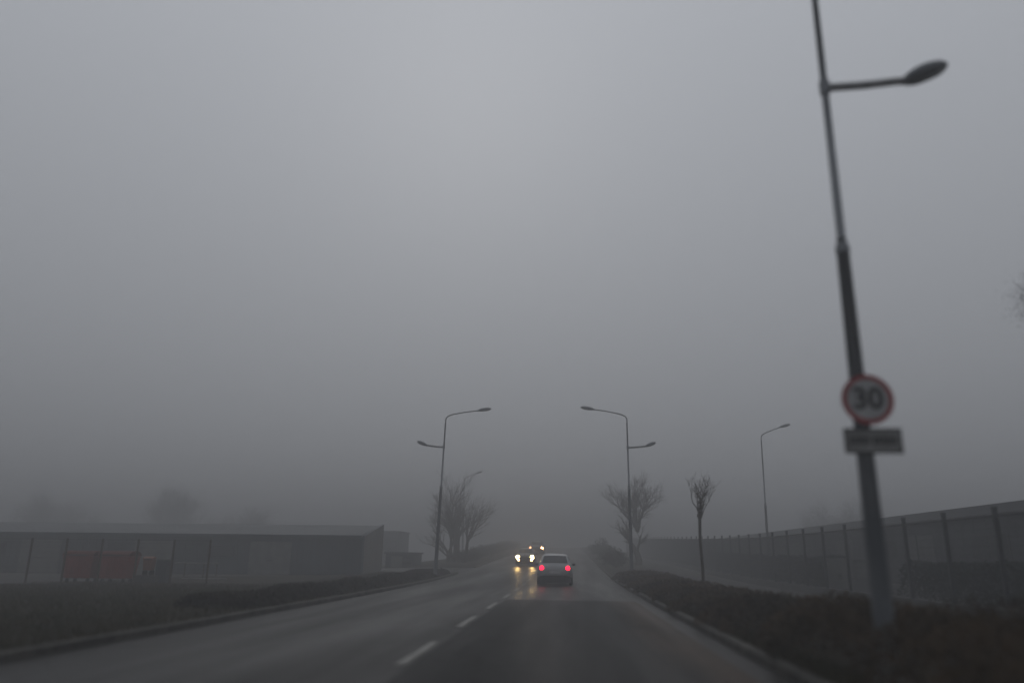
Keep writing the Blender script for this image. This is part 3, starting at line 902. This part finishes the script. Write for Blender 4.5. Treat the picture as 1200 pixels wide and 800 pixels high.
# ------------------------------------------------------------------ fog
HZ = 0.0142
b = MB(); b.box(-300, 300, -40, 310, -1.3, 11.6)
hm = bpy.data.materials.new('fog_air'); hm.use_nodes = True
nt = hm.node_tree; nt.nodes.clear()
out = nt.nodes.new('ShaderNodeOutputMaterial'); pv = nt.nodes.new('ShaderNodeVolumePrincipled')
pv.inputs['Color'].default_value = (.555, .557, .565, 1); pv.inputs['Density'].default_value = HZ; pv.inputs['Anisotropy'].default_value = .40
nt.links.new(pv.outputs[0], out.inputs['Volume'])
hz = b.build('haze', hm); tag(hz, 'thick grey fog lying over the road', 'fog', kind='stuff')

# ------------------------------------------------------------------ sky and sun
SUN_EL, SUN_AZ = math.radians(33), math.radians(-8)      # azimuth measured from +Y towards +X
w = bpy.data.worlds.new('World'); scene.world = w; w.use_nodes = True
nt = w.node_tree; n, l = nt.nodes, nt.links
bg = n['Background']; bg.inputs['Strength'].default_value = 0.07
sky = n.new('ShaderNodeTexSky'); sky.sky_type = 'NISHITA'; sky.sun_disc = False
sky.sun_elevation = SUN_EL; sky.sun_rotation = SUN_AZ; sky.dust_density = 4; sky.air_density = 1.0
hs = n.new('ShaderNodeHueSaturation'); hs.inputs['Saturation'].default_value = .25
l.new(sky.outputs[0], hs.inputs['Color'])
# overcast layer: luminance grows from horizon to zenith
tc = n.new('ShaderNodeTexCoord'); sx = n.new('ShaderNodeSeparateXYZ'); l.new(tc.outputs['Generated'], sx.inputs[0])
mx = n.new('ShaderNodeMath'); mx.operation = 'MAXIMUM'; mx.inputs[1].default_value = 0; l.new(sx.outputs['Z'], mx.inputs[0])
ma = n.new('ShaderNodeMath'); ma.operation = 'MULTIPLY_ADD'; ma.inputs[1].default_value = .60; ma.inputs[2].default_value = .40
l.new(mx.outputs[0], ma.inputs[0])
oc = n.new('ShaderNodeVectorMath'); oc.operation = 'SCALE'; oc.inputs[0].default_value = (7.9, 8.27, 8.98)
l.new(ma.outputs[0], oc.inputs['Scale'])
mixn = n.new('ShaderNodeMix'); mixn.data_type = 'RGBA'; mixn.inputs['Factor'].default_value = .980
l.new(hs.outputs[0], mixn.inputs['A']); l.new(oc.outputs[0], mixn.inputs['B'])
l.new(mixn.outputs['Result'], bg.inputs['Color'])
sl = bpy.data.lights.new('sun', 'SUN'); sl.energy = .15; sl.angle = math.radians(50); sl.color = (1, .96, .9)
so = bpy.data.objects.new('sun', sl); col.objects.link(so)
dirv = Vector((math.sin(SUN_AZ) * math.cos(SUN_EL), math.cos(SUN_AZ) * math.cos(SUN_EL), math.sin(SUN_EL)))
so.rotation_euler = dirv.to_track_quat('Z', 'Y').to_euler()

# ------------------------------------------------------------------ camera
cam = bpy.data.cameras.new('camera'); cam.sensor_width = 36; cam.lens = 36 * 903 / 1200
cam.clip_start = .05; cam.clip_end = 2000
cam.dof.use_dof = True; cam.dof.focus_distance = 48; cam.dof.aperture_fstop = .23
co = bpy.data.objects.new('camera', cam); col.objects.link(co)
co.matrix_world = Matrix.Translation((0, 0, 1.37)) @ Matrix.Rotation(math.radians(4.15), 4, 'Z') @ Matrix.Rotation(PI / 2 + math.radians(15.6), 4, 'X') @ Matrix.Rotation(math.radians(.7), 4, 'Z')
scene.camera = co

# ------------------------------------------------------------------ render settings
scene.render.engine = 'CYCLES'
cy = scene.cycles
cy.max_bounces = 8; cy.diffuse_bounces = 3; cy.glossy_bounces = 3; cy.transmission_bounces = 2; cy.volume_bounces = 3
cy.use_denoising = True
cy.caustics_reflective = False; cy.caustics_refractive = False
cy.sample_clamp_indirect = 4.0
vs_ = scene.view_settings
vs_.view_transform = 'Standard'; vs_.look = 'None'; vs_.gamma = 1.0; vs_.exposure = 0.0; vs_.use_curve_mapping = False
